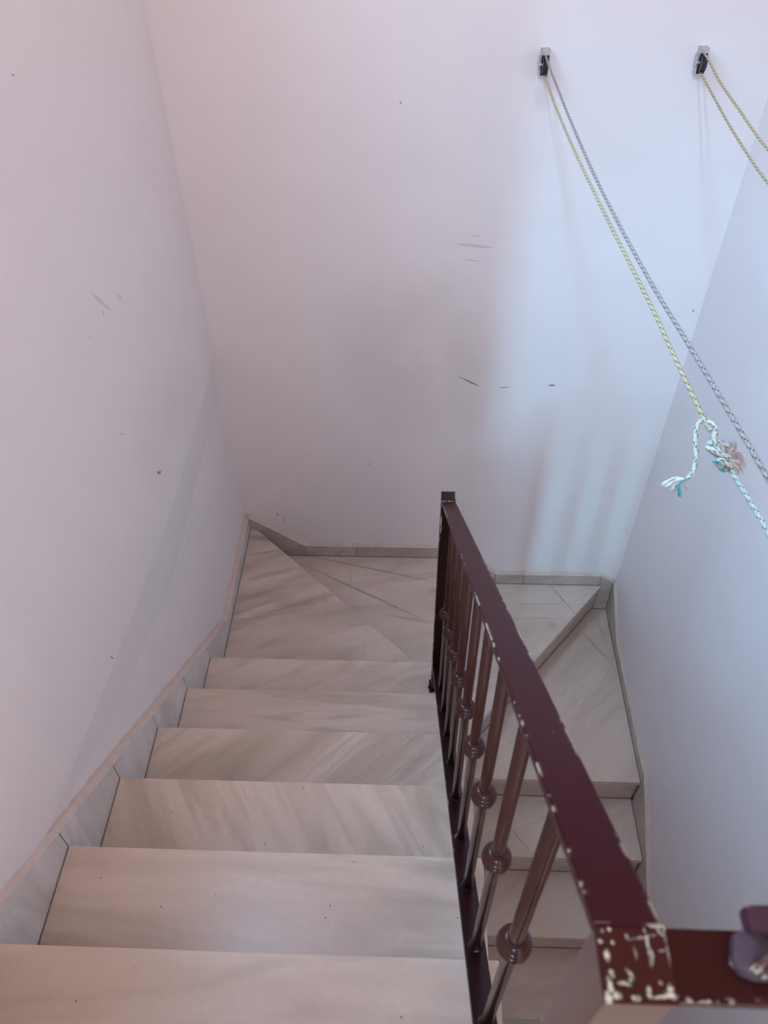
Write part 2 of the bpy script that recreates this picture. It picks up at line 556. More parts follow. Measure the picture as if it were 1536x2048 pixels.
stair = empty('staircase', (0.9, 1.0, Z_BOT))
tag(stair, 'marble staircase with winding turn, upper flight beside lower returning flight', 'staircase')

def tread(poly, zt, mat):
    return prism('tread', poly, 'z', zt - ST, zt, mat, stair, 0.0025)

upper_m = {
    -1: marble('marble_u', 0.0, 1.3, 0.5, 0.5),
    0: marble('marble_a', 0.02, 2.1, 0.40, 0.75, 5.0),
    1: marble('marble_b', -0.05, 5.3, 0.50, 0.60, 7.0),
    2: marble('marble_c', -1.05, 7.7, 0.60, 0.85, 6.0),
    3: marble('marble_d', 0.75, 3.2, 0.60, 0.65, 6.0),
    4: marble('marble_e', 0.0, 8.4, 0.55, 0.55, 7.0),
    5: marble('marble_f', 0.45, 4.6, 0.55, 0.60, 4.0),
}
for k_ in range(0, 6):
    poly = [(0.0, (k_ - 1) * G - OV), (W0, (k_ - 1) * G - OV), (W0, k_ * G), (0.0, k_ * G)]
    tread(poly, -k_ * R, upper_m[k_])
M6 = marble('marble_g', 0.35, 6.1, 0.75, 0.25, 5.0, T6_LINES)
M7 = marble('marble_h', 0.15, 9.4, 0.35, 0.35, 4.0, T7_LINES)
M8 = marble('marble_i', 0.2, 11.2, 0.30, 0.30, 4.0, T8_LINES)
M9 = marble('marble_j', 0.9, 12.9, 0.32, 0.30, 5.0, T9_LINES)
M10 = marble('marble_k', 0.5, 14.3, 0.35, 0.45, 5.0, T10_LINES)
M11 = marble('marble_l', 0.8, 17.5, 0.35, 0.5, 5.0)
tread([(0.0, 5 * G - OV), (W0, 5 * G - OV), (W0, 1.246), (0.025, D), (0.0, D)], -6 * R, M6)
tread([(W0, 1.222), (0.945, 1.222), (0.945, D), (0.0, D), (0.004, D - 0.004)], -7 * R, M7)
tread([(W0 - 0.005, 1.20), (0.955, 1.184), (1.728, D), (W0 - 0.005, D)], -8 * R, M8)
Y9 = 1.165
tread([(0.955, Y9), (W, Y9), (W, D), (1.705, D), (0.955, 1.212)], -9 * R, M9)
GL = 0.262
lower_m = [M10, M11, marble('marble_m', 0.2, 21.5, 0.3, 0.5), marble('marble_n', 0.6, 25.1, 0.3, 0.5)]
for j in range(4):
    yn_ = Y9 - GL * (j + 1)
    tread([(0.955, yn_), (W, yn_), (W, yn_ + GL + 0.015), (0.955, yn_ + GL + 0.015)], -(10 + j) * R, lower_m[j])

M_riser = marble('marble_riser', 0.1, 31.0, 0.35, 0.3, 5.0, flat='XZ', base=(0.60, 0.52, 0.47))
RT_ = 0.02
for k_ in range(-1, 6):
    y1 = k_ * G - OV
    box('riser', 0.0, W0 - 0.004, y1 - RT_, y1, -(k_ + 1) * R, -k_ * R - ST, M_riser, stair)
def slanted_riser(a, b, back, z0, z1):
    """riser along plan line a-b, its face pulled back from the nosing"""
    A, B = Vector(a), Vector(b)
    n_ = Vector((-(B - A).y, (B - A).x)).normalized() * back
    n2 = n_.normalized() * (back + math.copysign(RT_, back))
    prism('riser', [tuple(A + n_), tuple(B + n_), tuple(B + n2), tuple(A + n2)], 'z', z0, z1, M_riser, stair)
slanted_riser((0.92, 1.256), (0.045, D - 0.022), 0.015, -7 * R, -6 * R - ST)
box('riser', 0.905, 0.925, 1.25, D, -8 * R, -7 * R - ST, M_riser, stair)
slanted_riser((0.955, 1.184), (1.72, D - 0.012), 0.015, -9 * R, -8 * R - ST)
for j in range(4):
    y1 = Y9 - GL * j + 0.015
    box('riser', 0.957, W, y1, y1 + RT_, -(10 + j) * R, -(9 + j) * R - ST, M_riser, stair)
# dark joint where each riser of the lower flight meets the tread below
for j in range(4):
    y1 = Y9 - GL * j + 0.015
    box('joint', 0.957, W, y1 - 0.0035, y1, -(10 + j) * R, -(10 + j) * R + 0.002, M_grout, stair)
A, B = Vector((0.955, 1.184)), Vector((1.72, D - 0.012))
n_ = Vector((-(B - A).y, (B - A).x)).normalized()
prism('joint', [tuple(A + n_ * 0.0115), tuple(B + n_ * 0.0115), tuple(B + n_ * 0.015), tuple(A + n_ * 0.015)], 'z', -9 * R, -9 * R + 0.002, M_grout, stair)

# concrete body under the slabs
bm = bmesh.new()
for k_ in range(0, 6):
    bm_box(bm, 0.0, W0 - 0.012, (k_ - 1) * G - OV, k_ * G - OV - RT_, -(k_ + 1) * R - 0.06, -k_ * R - ST)
bm_prism(bm, [(0.0, 5 * G - OV), (W0 - 0.012, 5 * G - OV), (W0 - 0.012, 1.24), (0.03, D - 0.03), (0.0, D - 0.03)], 'z', -7 * R - 0.06, -6 * R - ST)
bm_prism(bm, [(W0 - 0.03, 1.26), (W0 - 0.03, D), (0.06, D)], 'z', -8 * R - 0.06, -7 * R - ST)
bm_prism(bm, [(W0, 1.24), (0.97, 1.24), (1.68, D), (W0, D)], 'z', -9 * R - 0.06, -8 * R - ST)
bm_prism(bm, [(0.965, Y9 + 0.04), (W, Y9 + 0.04), (W, D), (1.72, D), (0.965, 1.215)], 'z', -10 * R - 0.06, -9 * R - ST)
for j in range(4):
    yn_ = Y9 - GL * (j + 1)
    bm_box(bm, 0.965, W, yn_ + 0.04, yn_ + GL + 0.035, -(11 + j) * R - 0.06, -(10 + j) * R - ST)
link_mesh('stair_body', bm, M_core, stair)

# upper landing and the floor at the foot of the stairs
M_land = marble('marble_landing', 0.0, 41.0, 0.35, 0.6, 5.0)
bm = bmesh.new()
bm_prism(bm, [(XL, Y_NEAR), (W + T, Y_NEAR), (W + T, -G + 0.01), (W0, -G + 0.01), (W0, -G), (XL, -G)], 'z', LAND - 0.16, LAND)
fl = link_mesh('floor', bm, M_land)
tag(fl, 'marble floor of the upper landing', kind='structure')
fb = box('floor_below', XL, W + T, Y_NEAR, D + T, Z_BOT - 0.1, Z_BOT, M_land)
tag(fb, 'marble floor at the foot of the stairs', kind='structure')

# ------------------------------------------------------------------ skirting
H = 0.072
M_sk_l = [marble('skirt_l%d' % i, 1.45 + 0.2 * (i % 2), 50 + 3.3 * i, 0.28, 0.15, 6.0, flat='YZ', base=(0.77, 0.72, 0.685)) for i in range(3)]
M_sk_f = [marble('skirt_f%d' % i, 0.4 + 0.3 * i, 70 + 2.1 * i, 0.55, 0.25, 5.0, flat='XZ', base=(0.58, 0.49, 0.44)) for i in range(2)]
M_sk_r = marble('skirt_r', 1.2, 83, 0.4, 0.25, 5.0, flat='YZ', base=(0.56, 0.47, 0.42))

rnd = random.Random(5)
def mortar_strip(name, prof, side, parent):
    """rounded, hand-smeared mortar fillet on top of the skirting, along a profile"""
    pts = []
    for (a, b) in zip(prof[:-1], prof[1:]):
        A, B = Vector(a), Vector(b)
        n = max(2, int((B - A).length / 0.025))
        for i in range(n):
            pts.append(A.lerp(B, i / n))
    pts.append(Vector(prof[-1]))
    bm = bmesh.new()
    rings = []
    for q in pts:
        j1, j2 = rnd.uniform(-0.0015, 0.0015), rnd.uniform(-0.003, 0.003)
        sec = [(0.001 + j1 * 0.4, -0.001 + j1), (-0.005, 0.006 + j2), (-T + 0.001, 0.015 + j2), (-T - 0.02, 0.014 + j2), (-T - 0.02, -0.002)]
        ring = []
        for (o_, h_) in sec:
            if side == 'left':
                ring.append(bm.verts.new((o_, q.x, q.y + h_)))
            elif side == 'far':
                ring.append(bm.verts.new((q.x, D - o_, q.y + h_)))
            else:
                ring.append(bm.verts.new((W - o_, q.x, q.y + h_)))
        rings.append(ring)
    for A, B in zip(rings[:-1], rings[1:]):
        for i in range(5):
            bm.faces.new((A[i], A[(i + 1) % 5], B[(i + 1) % 5], B[i]))
    bm.faces.new(rings[0])
    bm.faces.new(rings[-1][::-1])
    return link_mesh(name, bm, M_mortar, parent)

gap = 0.0016
# left wall
bl = empty('baseboard_left', (0.0, 0.6, -1.0))
tag(bl, 'stepped grey marble skirting tiles along the left wall', kind='structure')
slope = lambda y: -SL * y + H
for k_ in range(0, 6):
    ya, yb_ = (k_ - 1) * G + gap, k_ * G - gap
    prism('tile', [(ya, -k_ * R), (yb_, -k_ * R), (yb_, slope(yb_)), (ya, slope(ya))], 'x', -T - 0.02, 0.0, M_sk_l[k_ % 3], bl, 0.0006)
z6 = -6 * R
yk = (H - (z6 + H)) / SL
prism('tile', [(5 * G + gap, z6), (yk - gap, z6), (yk - gap, z6 + H), (5 * G + gap, slope(5 * G + gap))], 'x', -T - 0.02, 0.0, M_sk_l[1], bl, 0.0006)
prism('tile', [(yk + gap, z6), (1.745 - gap, z6), (1.745 - gap, z6 + H), (yk + gap, z6 + H)], 'x', -T - 0.02, 0.0, M_sk_l[2], bl, 0.0006)
prism('tile', [(1.745 + gap, z6), (D, z6), (D, z6 + H), (1.745 + gap, z6 + H)], 'x', -T - 0.02, 0.0, M_sk_l[0], bl, 0.0006)
mortar_strip('mortar_fillet', [(-G, slope(-G)), (yk, z6 + H), (D, z6 + H)], 'left', bl)
box('joint', -0.0005, 0.003, 5 * G, D, z6, z6 + 0.002, M_grout, bl)
for k_ in range(0, 6):
    box('joint', -0.0005, 0.003, (k_ - 1) * G - OV, k_ * G - 0.003, -k_ * R - 0.0005, -k_ * R + 0.0018, M_grout, bl)
for y_, za, zb in [(k_ * G, -k_ * R, slope(k_ * G)) for k_ in range(0, 6)] + [(yk, z6, z6 + H), (1.745, z6, z6 + H)]:
    box('joint', -T, -0.0012, y_ - gap, y_ + gap, za, zb, M_grout, bl)
# far wall
bf = empty('baseboard_far', (0.9, D, -1.5))
tag(bf, 'grey marble skirting tiles along the foot of the end wall', kind='structure')
z7, z8, z9 = -7 * R, -8 * R, -9 * R
xs1, xs2, xs3, xs4 = 0.252, 0.945, 1.19, 1.715
prism('tile', [(0.0, z7), (xs1 - gap, z7), (xs1 - gap, z7 + H), (0.0, z6 + H)], 'y', D, D + T + 0.02, M_sk_f[0], bf, 0.0006)
prism('tile', [(xs1 + gap, z7), (0.499 - gap, z7), (0.499 - gap, z7 + H), (xs1 + gap, z7 + H)], 'y', D, D + T + 0.02, M_sk_f[1], bf, 0.0006)
prism('tile', [(0.499 + gap, z7), (xs2 - gap, z7), (xs2 - gap, z7 + H), (0.499 + gap, z7 + H)], 'y', D, D + T + 0.02, M_sk_f[0], bf, 0.0006)
prism('tile', [(xs2 + gap, z8), (xs3 - gap, z8), (xs3 - gap, z8 + H), (xs2 + gap, z7 + H)], 'y', D, D + T + 0.02, M_sk_f[1], bf, 0.0006)
prism('tile', [(xs3 + gap, z8), (1.331 - gap, z8), (1.331 - gap, z8 + H), (xs3 + gap, z8 + H)], 'y', D, D + T + 0.02, M_sk_f[0], bf, 0.0006)
prism('tile', [(1.331 + gap, z8), (xs4 - gap, z8), (xs4 - gap, z8 + H), (1.331 + gap, z8 + H)], 'y', D, D + T + 0.02, M_sk_f[1], bf, 0.0006)
prism('tile', [(xs4 + gap, z9), (W, z9), (W, z8 + H - 0.05), (xs4 + gap, z8 + H)], 'y', D, D + T + 0.02, M_sk_f[0], bf, 0.0006)
mortar_strip('mortar_fillet', [(0.0, z6 + H), (xs1, z7 + H), (xs2, z7 + H), (xs3, z8 + H), (xs4, z8 + H), (W, z8 + H - 0.05)], 'far', bf)
for (a_, b_, z_) in ((0.02, xs2, z7), (xs2, 1.725, z8), (1.70, W, z9)):
    box('joint', a_, b_, D - 0.003, D + 0.0005, z_, z_ + 0.0022, M_grout, bf)
box('joint', W - 0.003, W + 0.0005, D - 0.003, D + 0.0005, z9, z8 + H - 0.055, M_grout, bf)
for x_, za, zb in ((xs1, z7, z7 + H), (0.499, z7, z7 + H), (1.331, z8, z8 + H), (xs3, z8, z8 + H), (xs4, z8, z8 + H)):
    box('joint', x_ - gap, x_ + gap, D + 0.0012, D + T, za, zb, M_grout, bf)
# right wall
br = empty('baseboard_right', (W, 1.2, -2.0))
tag(br, 'grey marble skirting tiles along the right wall', kind='structure')
HR = 0.062
for y_ in (1.86, 1.50, 1.165, 1.165 - 0.262, 1.165 - 0.524):
    zt_ = -9 * R + HR + min(0.0, (y_ - 1.165) * R / 0.262)
    box('joint', W + 0.0012, W + T, y_ - gap, y_ + gap, zt_ - HR, zt_, M_grout, br)
SR = R / GL
yr1 = 1.86
prism('tile', [(yr1 + gap, z9), (D, z9), (D, z8 + H - 0.05), (yr1 + gap, z9 + HR)], 'x', W, W + T + 0.02, M_sk_r, br, 0.0006)
prism('tile', [(1.50 + gap, z9), (yr1 - gap, z9), (yr1 - gap, z9 + HR), (1.50 + gap, z9 + HR)], 'x', W, W + T + 0.02, M_sk_r, br, 0.0006)
prism('tile', [(Y9 + gap, z9), (1.50 - gap, z9), (1.50 - gap, z9 + HR), (Y9 + gap, z9 + HR)], 'x', W, W + T + 0.02, M_sk_r, br, 0.0006)
slr = lambda y: z9 + HR + (y - Y9) * SR
for j in range(4):
    ya, yb_ = Y9 - GL * (j + 1) + gap, Y9 - GL * j - gap
    zz = -(10 + j) * R
    prism('tile', [(ya, zz), (yb_, zz), (yb_, slr(yb_)), (ya, slr(ya))], 'x', W, W + T + 0.02, M_sk_r, br, 0.0006)
    box('joint', W - 0.003, W + 0.0005, ya, yb_, zz, zz + 0.002, M_grout, br)
box('joint', W - 0.003, W + 0.0005, Y9, D, z9, z9 + 0.0022, M_grout, br)
mortar_strip('mortar_fillet', [(D, z8 + H - 0.05), (yr1, z9 + HR), (Y9, z9 + HR), (Y9 - 4 * GL, slr(Y9 - 4 * GL))], 'right', br)

# ------------------------------------------------------------------ railing
X1, AX = 0.86737, -0.0164
YP, ZP, S = -0.3049, 1.0928, 0.04
YN = 1.1346
SLR = 0.7528
RTH = 0.013         # rail thickness
HB = 0.8234
rx = lambda y: X1 + AX * (y - YP)
rz = lambda y: ZP - SLR * (y - YP - S)
rail = empty('stair_railing', (0.86, 0.4, -5 * R))
tag(rail, 'dark brown painted iron railing with round balusters between the two flights', 'railing')

CAP_MARKS = [(0.875, -0.264, 0.009, 0.0009, 0.153, 0.8), (0.869, -0.275, 0.0015, 0.0015, -0.897, 1), (0.872, -0.282, 0.0035, 0.0017, -1.542, 1), (0.875, -0.268, 0.0012, 0.0012, -1.733, 0.9), (0.871, -0.269, 0.001, 0.001, -1.202, 0.8), (0.876, -0.275, 0.0013, 0.0013, -1.465, 0.9), (0.885, -0.272, 0.0017, 0.0015, -1.219, 0.9), (0.894, -0.272, 0.010, 0.0008, 0.193, 0.5), (0.896, -0.276, 0.013, 0.0010, -1.541, 0.7), (0.897, -0.282, 0.005, 0.0012, -1.552, 0.8), (0.904, -0.269, 0.004, 0.001, -1.029, 0.6), (0.903, -0.279, 0.002, 0.0008, 0.031, 0.7), (0.873, -0.291, 0.0025, 0.0015, -1.294, 0.9), (0.871, -0.298, 0.006, 0.002, -1.511, 1), (0.8695, -0.3035, 0.004, 0.0024, -1.437, 1), (0.874, -0.302, 0.003, 0.0022, -0.734, 1), (0.883, -0.291, 0.004, 0.0012, -0.867, 0.7), (0.883, -0.294, 0.0014, 0.0014, -1.752, 0.8), (0.879, -0.296, 0.005, 0.0012, -0.144, 0.7), (0.884, -0.303, 0.003, 0.0016, 0.031, 1), (0.892, -0.300, 0.004, 0.0016, -1.524, 0.9), (0.900, -0.302, 0.010, 0.0010, 0.099, 0.9), (0.904, -0.298, 0.003, 0.0021, -1.402, 1), (0.904, -0.301, 0.004, 0.0018, -0.32, 1), (0.888, -0.28, 0.004, 0.0008, -1.538, 0.4), (0.9065, -0.276, 0.012, 0.0008, -1.562, 0.4), (0.899, -0.295, 0.0012, 0.0012, -0.813, 0.6)]
M_cap = brown_paint('brown_enamel_cap', 0.60, CAP_MARKS, base=(0.050, 0.012, 0.009), rough=0.4, spec=0.06)
M_beam = brown_paint('brown_enamel_beam', 0.58, base=(0.036, 0.007, 0.005), rough=0.36, spec=0.08)

def sloped_bar(name, y0, y1, top, th, w_, mat, bev=0.002):
    """bar following the pitch of the stairs; top(y) gives its upper face"""
    bm = bmesh.new()
    d_ = (S - w_) / 2
    pts = []
    for zf in (lambda y: top(y) - th, top):
        pts += [(rx(y0) + d_, y0, zf(y0)), (rx(y0) + d_ + w_, y0, zf(y0)), (rx(y1) + d_ + w_, y1, zf(y1)), (rx(y1) + d_, y1, zf(y1))]
    bm_hexa(bm, pts)
    bevel(bm, bev)
    return link_mesh(name, bm, mat, rail)

tag(sloped_bar('handrail', YP + S - 0.002, YN + 0.004, rz, RTH, S, M_rail), 'worn flat handrail with cream chips along its edges')
rb = lambda y: rz(y) - HB
sloped_bar('bottom_rail', YP + S, YN, rb, 0.02, 0.038, M_base)
# newel post on the sixth tread, its corner post on the landing
xn = rx(YN)
M_newel = brown_paint('brown_enamel_newel', 0.57, [(xn + 0.002, -0.040, 0.030, 0.0028, 1.57, 1), (xn + 0.003, -0.075, 0.018, 0.0022, 1.5, 1)], base=(0.020, 0.005, 0.005), rough=0.30, spec=0.25, maxes=(0, 2))
nb = box('newel_post', xn, xn + S, YN, YN + S, -5 * R, rz(YN) + 0.002, M_newel, rail, 0.002)
box('foot_plate', xn - 0.006, xn + S + 0.004, YN - 0.008, YN + S + 0.006, -5 * R, -5 * R + 0.006, M_base, nb, 0.001)
bm = bmesh.new()
bmesh.ops.create_icosphere(bm, subdivisions=2, radius=0.007, matrix=Matrix.Translation((xn - 0.004, YN + 0.012, -5 * R + 0.008)))
link_mesh('bolt_head', bm, M_base, nb, True)
cp = box('corner_post', X1, X1 + S, YP, YP + S, LAND, ZP - 0.003, M_brown, rail, 0.002)
tag(box('post_cap', X1 - 0.0008, X1 + S + 0.0008, YP - 0.0008, YP + S + 0.0008, ZP - 0.004, ZP, M_cap, cp, 0.0012), 'badly chipped square cap with cream undercoat showing')
# landing rail towards the right wall
lr = box('landing_rail', X1 + S - 0.001, W + T, YP + 0.001, YP + S - 0.001, ZP - RTH, ZP - 0.001, M_beam, rail, 0.002)
box('landing_bottom_rail', X1 + S, W + T, YP + 0.002, YP + S - 0.002, LAND + 0.07, LAND + 0.09, M_base, rail, 0.002)

# balusters: one rod with a ringed collar, shared mesh data
BL = HB - RTH
def baluster_meshes(length, hc):
    bm = bmesh.new()
    bm_lathe(bm, [(0.0092, -0.012), (0.0092, length + 0.003)], 20)
    rod = bpy.data.meshes.new('baluster')
    bmesh.ops.recalc_face_normals(bm, faces=bm.faces[:])
    bm.to_mesh(rod); bm.free()
    prof = []
    n = 60
    for i in range(n + 1):
        t = i / n
        env = math.sin(math.pi * t) ** 0.6
        f = (t * 5) % 1.0
        bead = math.sqrt(max(0.0, 1 - (2 * f - 1) ** 2))
        prof.append((0.0094 + 0.0085 * env + 0.0034 * bead * (0.35 + 0.65 * env), hc - 0.021 + 0.042 * t))
    bm = bmesh.new()
    bm_lathe(bm, prof, 28)
    # weld seam down one side
    for v_ in bm.verts:
        a = math.atan2(v_.co.y, v_.co.x)
        if abs(a + 1.2) < 0.14:
            v_.co.x *= 1.05; v_.co.y *= 1.05
    col_ = bpy.data.meshes.new('collar')
    bmesh.ops.recalc_face_normals(bm, faces=bm.faces[:])
    bm.to_mesh(col_); bm.free()
    bm = bmesh.new()
    bm_lathe(bm, [(0.0140, -0.004), (0.0135, 0.001), (0.0105, 0.005), (0.0092, 0.009)], 18)
    ring = bpy.data.meshes.new('weld_ring')
    bmesh.ops.recalc_face_normals(bm, faces=bm.faces[:])
    bm.to_mesh(ring); bm.free()
    for me, mt in ((rod, M_bal), (col_, M_bal), (ring, M_base)):
        me.materials.append(mt)
        for f in me.polygons:
            f.use_smooth = True
        ea = None
    return rod, col_, ring

mesh_stair = baluster_meshes(BL, HB - 0.4105)
mesh_land = baluster_meshes(ZP - RTH - LAND - 0.09, 0.45)
def put_baluster(x, y, z, meshes):
    b = bpy.data.objects.new('baluster', meshes[0])
    C.objects.link(b)
    b.location = (x, y, z)
    attach(b, rail)
    for nm, me in (('collar', meshes[1]), ('weld_ring', meshes[2])):
        c = bpy.data.objects.new(nm, me)
        C.objects.link(c)
        c.parent = b
    return b
for i in range(9):
    y = -0.1349 + 0.136 * i
    put_baluster(rx(y) + S / 2, y, rb(y), mesh_stair)
for i in range(6):
    put_baluster(X1 + S / 2 + 0.016 + 0.125 * (i + 1), YP + S / 2, LAND + 0.09, mesh_land)

# lumpy iron bracket welded on the landing rail
bk = bmesh.new()
bm_prism(bk, [(0.940, -0.2845), (0.944, -0.2700), (0.9525, -0.2670), (0.985, -0.2665), (0.985, -0.2925), (0.951, -0.2930), (0.944, -0.2895)], 'z', ZP - 0.003, ZP + 0.007)
bevel(bk, 0.0022, 2)
brk = link_mesh('rope_bracket', bk, brown_paint('brown_enamel_bracket', 0.60, base=(0.09, 0.06, 0.075), rough=0.25), rail)
tag(brk, 'lumpy painted iron bracket welded on the landing rail')
bk = bmesh.new()
bm_prism(bk, [(0.951, -0.2710), (0.951, -0.2570), (0.985, -0.2560), (0.985, -0.2720)], 'z', ZP + 0.002, ZP + 0.016)
bevel(bk, 0.003, 2)
link_mesh('bracket_jaw', bk, brown_paint('brown_enamel_jaw', 0.60, base=(0.07, 0.03, 0.04), rough=0.25), brk)
tube('bracket_loop', smooth_path([(0.950, -0.2895, ZP + 0.006), (0.958, -0.284, ZP + 0.012), (0.968, -0.279, ZP + 0.012), (0.980, -0.281, ZP + 0.007)], 6), 0.0025, M_brown, brk)

# ------------------------------------------------------------------ pulleys
M_zinc = simple('zinc_plate', (0.60, 0.56, 0.55), 0.42, 0.85, 0.15, 80, 0.1)
M_wheel = simple('dark_nylon_wheel', (0.045, 0.035, 0.045), 0.45, 0, 0.2, 60)
PZ = 0.860
YW = D + T          # plaster face

def wall_pulley(px, pz, label, tilt):
    e = empty('pulley', (px, YW, pz))
    tag(e, label, 'pulley', 'clothesline pulleys on the end wall')
    def put(o):
        return o
    hw, hh, dep = 0.0115, 0.036, 0.030
    bm = bmesh.new()
    # back plate with turned-out lips at top and bottom, and two side cheeks
    bm_box(bm, px - hw, px + hw, YW - 0.002, YW, pz - hh, pz + hh)
    bm_box(bm, px - hw, px + hw, YW - dep, YW - 0.001, pz + hh - 0.002, pz + hh)
    bm_box(bm, px - hw, px + hw, YW - dep, YW - 0.001, pz - hh, pz - hh + 0.002)
    bm_box(bm, px - hw, px + hw, YW - dep - 0.0015, YW - dep, pz + hh - 0.011, pz + hh)
    bm_box(bm, px - hw - 0.001, px + hw, YW - dep - 0.0015, YW - dep, pz - hh, pz - hh + 0.008)
    link_mesh('housing', bm, M_zinc, e)
    for sgn in (-1, 1):
        prism('cheek', [(YW, pz - hh), (YW - dep, pz - hh), (YW - dep, pz + hh), (YW, pz + hh)], 'x', px + sgn * hw - 0.0008, px + sgn * hw + 0.0008, M_zinc, e)
    # outer keeper plate on the left cheek
    prism('keeper_plate', [(YW - 0.004, pz - 0.016), (YW - 0.026, pz - 0.014), (YW - 0.028, pz + 0.016), (YW - 0.004, pz + 0.018)], 'x', px - hw - 0.0045, px - hw - 0.0012, M_zinc, e, 0.0006)
    bm = bmesh.new()
    bm_lathe(bm, [(0.006, -0.0075), (0.0255, -0.0075), (0.0255, -0.006), (0.0200, -0.0015), (0.0200, 0.0015), (0.0255, 0.006), (0.0255, 0.0075), (0.006, 0.0075)], 28)
    bmesh.ops.transform(bm, matrix=Matrix.Translation((px, YW - 0.0285, pz)) @ Matrix.Rotation(math.pi / 2, 4, 'Y'), verts=bm.verts[:])
    link_mesh('wheel', bm, M_wheel, e)
    bm = bmesh.new()
    bm_lathe(bm, [(0.004, -0.016), (0.004, 0.015)], 12)
    bmesh.ops.transform(bm, matrix=Matrix.Translation((px, YW - 0.0285, pz)) @ Matrix.Rotation(math.pi / 2, 4, 'Y'), verts=bm.verts[:])
    link_mesh('axle', bm, M_zinc, e)
    return e

p1 = wall_pulley(1.1235, 0.862, 'small metal pulley fixed to the end wall, nearer the middle, holding the knotted line', 0)
p2 = wall_pulley(1.5695, 0.866, 'small metal pulley fixed to the end wall, nearer the right corner, holding the slack line', 0)

# matching wheels hung under the landing rail, behind the viewer's frame
def rail_pulley(px, pz, label):
    e = empty('rail_pulley', (px, YP + S, ZP - RTH))
    tag(e, label, 'pulley', 'clothesline pulleys under the landing rail')
    yw = YP + S + 0.032
    for sgn in (-1, 1):
        prism('strap', [(YP + 0.006, ZP - RTH), (YP + S, ZP - RTH), (yw + 0.010, pz + 0.008), (yw + 0.010, pz - 0.010), (yw - 0.010, pz - 0.010), (yw - 0.012, pz + 0.004)], 'x', px + sgn * 0.0105 - 0.001, px + sgn * 0.0105 + 0.001, M_zinc, e)
    bm = bmesh.new()
    bm_lathe(bm, [(0.006, -0.0075), (0.0255, -0.0075), (0.0255, -0.006), (0.0200, -0.0015), (0.0200, 0.0015), (0.0255, 0.006), (0.0255, 0.0075), (0.006, 0.0075)], 28)
    bmesh.ops.transform(bm, matrix=Matrix.Translation((px, yw, pz)) @ Matrix.Rotation(math.pi / 2, 4, 'Y'), verts=bm.verts[:])
    link_mesh('wheel', bm, M_wheel, e)
    bm = bmesh.new()
    bm_lathe(bm, [(0.004, -0.013), (0.004, 0.013)], 12)
    bmesh.ops.transform(bm, matrix=Matrix.Translation((px, yw, pz)) @ Matrix.Rotation(math.pi / 2, 4, 'Y'), verts=bm.verts[:])
    link_mesh('axle', bm, M_zinc, e)
    return yw
yw1 = rail_pulley(1.156, 1.012, 'pulley wheel strapped under the landing rail, nearer the corner post')
yw2 = rail_pulley(1.605, 0.990, 'pulley wheel strapped under the landing rail, nearer the right wall')

# ------------------------------------------------------------------ clothes lines
RR = 0.0031
M_rope = rope_mat('cord_cream', (0.78, 0.57, 0.33), (0.50, 0.36, 0.20), (0.008, 0.040, 0.040))
M_rope_p = rope_mat('cord_pinkish', (0.60, 0.46, 0.41), (0.34, 0.25, 0.22), (0.008, 0.035, 0.04))
M_rope_w = rope_mat('cord_white', (0.78, 0.72, 0.60), (0.46, 0.42, 0.34), (0.005, 0.13, 0.13))
M_fray_w = simple('fibre_white', (0.80, 0.76, 0.68), 0.9)
M_fray_t = simple('fibre_teal', (0.01, 0.30, 0.30), 0.9)
M_fray_b = simple('fibre_brown', (0.50, 0.37, 0.32), 0.95)

def wheel_arc(px, yc, pz, far, rad=0.0225, n=10):
    out = []
    for i in range(n + 1):
        a = math.pi / 2 - math.pi * i / n      # from top to bottom
        s_ = 1 if far else -1
        out.append(Vector((px, yc + s_ * rad * math.cos(a), pz + rad * math.sin(a))))
    return out

line1 = empty('clothesline', (1.14, 1.0, 0.9))
tag(line1, 'taut doubled clothesline cord with a frayed knot, running to the middle pulley', 'clothesline', 'clotheslines over the stairwell')
topA = [(1.125, 2.031, 0.8795), (1.131, 1.618, 0.880), (1.137, 1.207, 0.892), (1.143, 0.803, 0.923), (1.147, 0.539, 0.954), (1.150, 0.361, 0.974), (1.152, 0.228, 0.988), (1.1555, yw1 + 0.01, 1.0345)]
botA = [(1.122, 2.065, 0.8400), (1.127, 1.741, 0.842), (1.132, 1.422, 0.855), (1.137, 1.093, 0.876), (1.142, 0.736, 0.904), (1.144, 0.571, 0.912), (1.1455, 0.47, 0.9185), (1.1392, 0.3616, 0.942)]
botB = [(1.160, 0.331, 0.9112), (1.1500, 0.185, 0.951), (1.1545, -0.05, 0.974), (1.156, yw1 + 0.01, 0.9895)]
# the lower strand meets the knot
botA[-2:] = [(1.1455, 0.45, 0.9195), (1.1440, 0.392, 0.9270)]
KN = [(1.1440, 0.392, 0.9270), (1.1392, 0.3616, 0.942), (1.132, 0.3486, 0.9381), (1.1397, 0.3452, 0.9428), (1.1514, 0.3459, 0.9374), (1.1597, 0.3499, 0.9214), (1.1512, 0.3494, 0.9157), (1.136, 0.3499, 0.9253), (1.1296, 0.3444, 0.9342), (1.1395, 0.3345, 0.9339), (1.1554, 0.3348, 0.9264), (1.163, 0.3371, 0.9116), (1.1544, 0.3371, 0.9064), (1.1407, 0.3332, 0.9199), (1.1451, 0.3292, 0.927), (1.1556, 0.328, 0.9198), (1.160, 0.331, 0.9112)]
TAIL = [(1.1423, 0.3357, 0.9168), (1.1432, 0.3374, 0.9323), (1.1347, 0.3468, 0.9446), (1.137, 0.355, 0.9524), (1.1332, 0.3636, 0.9582), (1.1262, 0.3734, 0.9541), (1.1196, 0.3722, 0.9476), (1.1173, 0.3607, 0.9366), (1.1182, 0.347, 0.9233), (1.1165, 0.3341, 0.9135), (1.1109, 0.3233, 0.9061), (1.1046, 0.3195, 0.9027)]
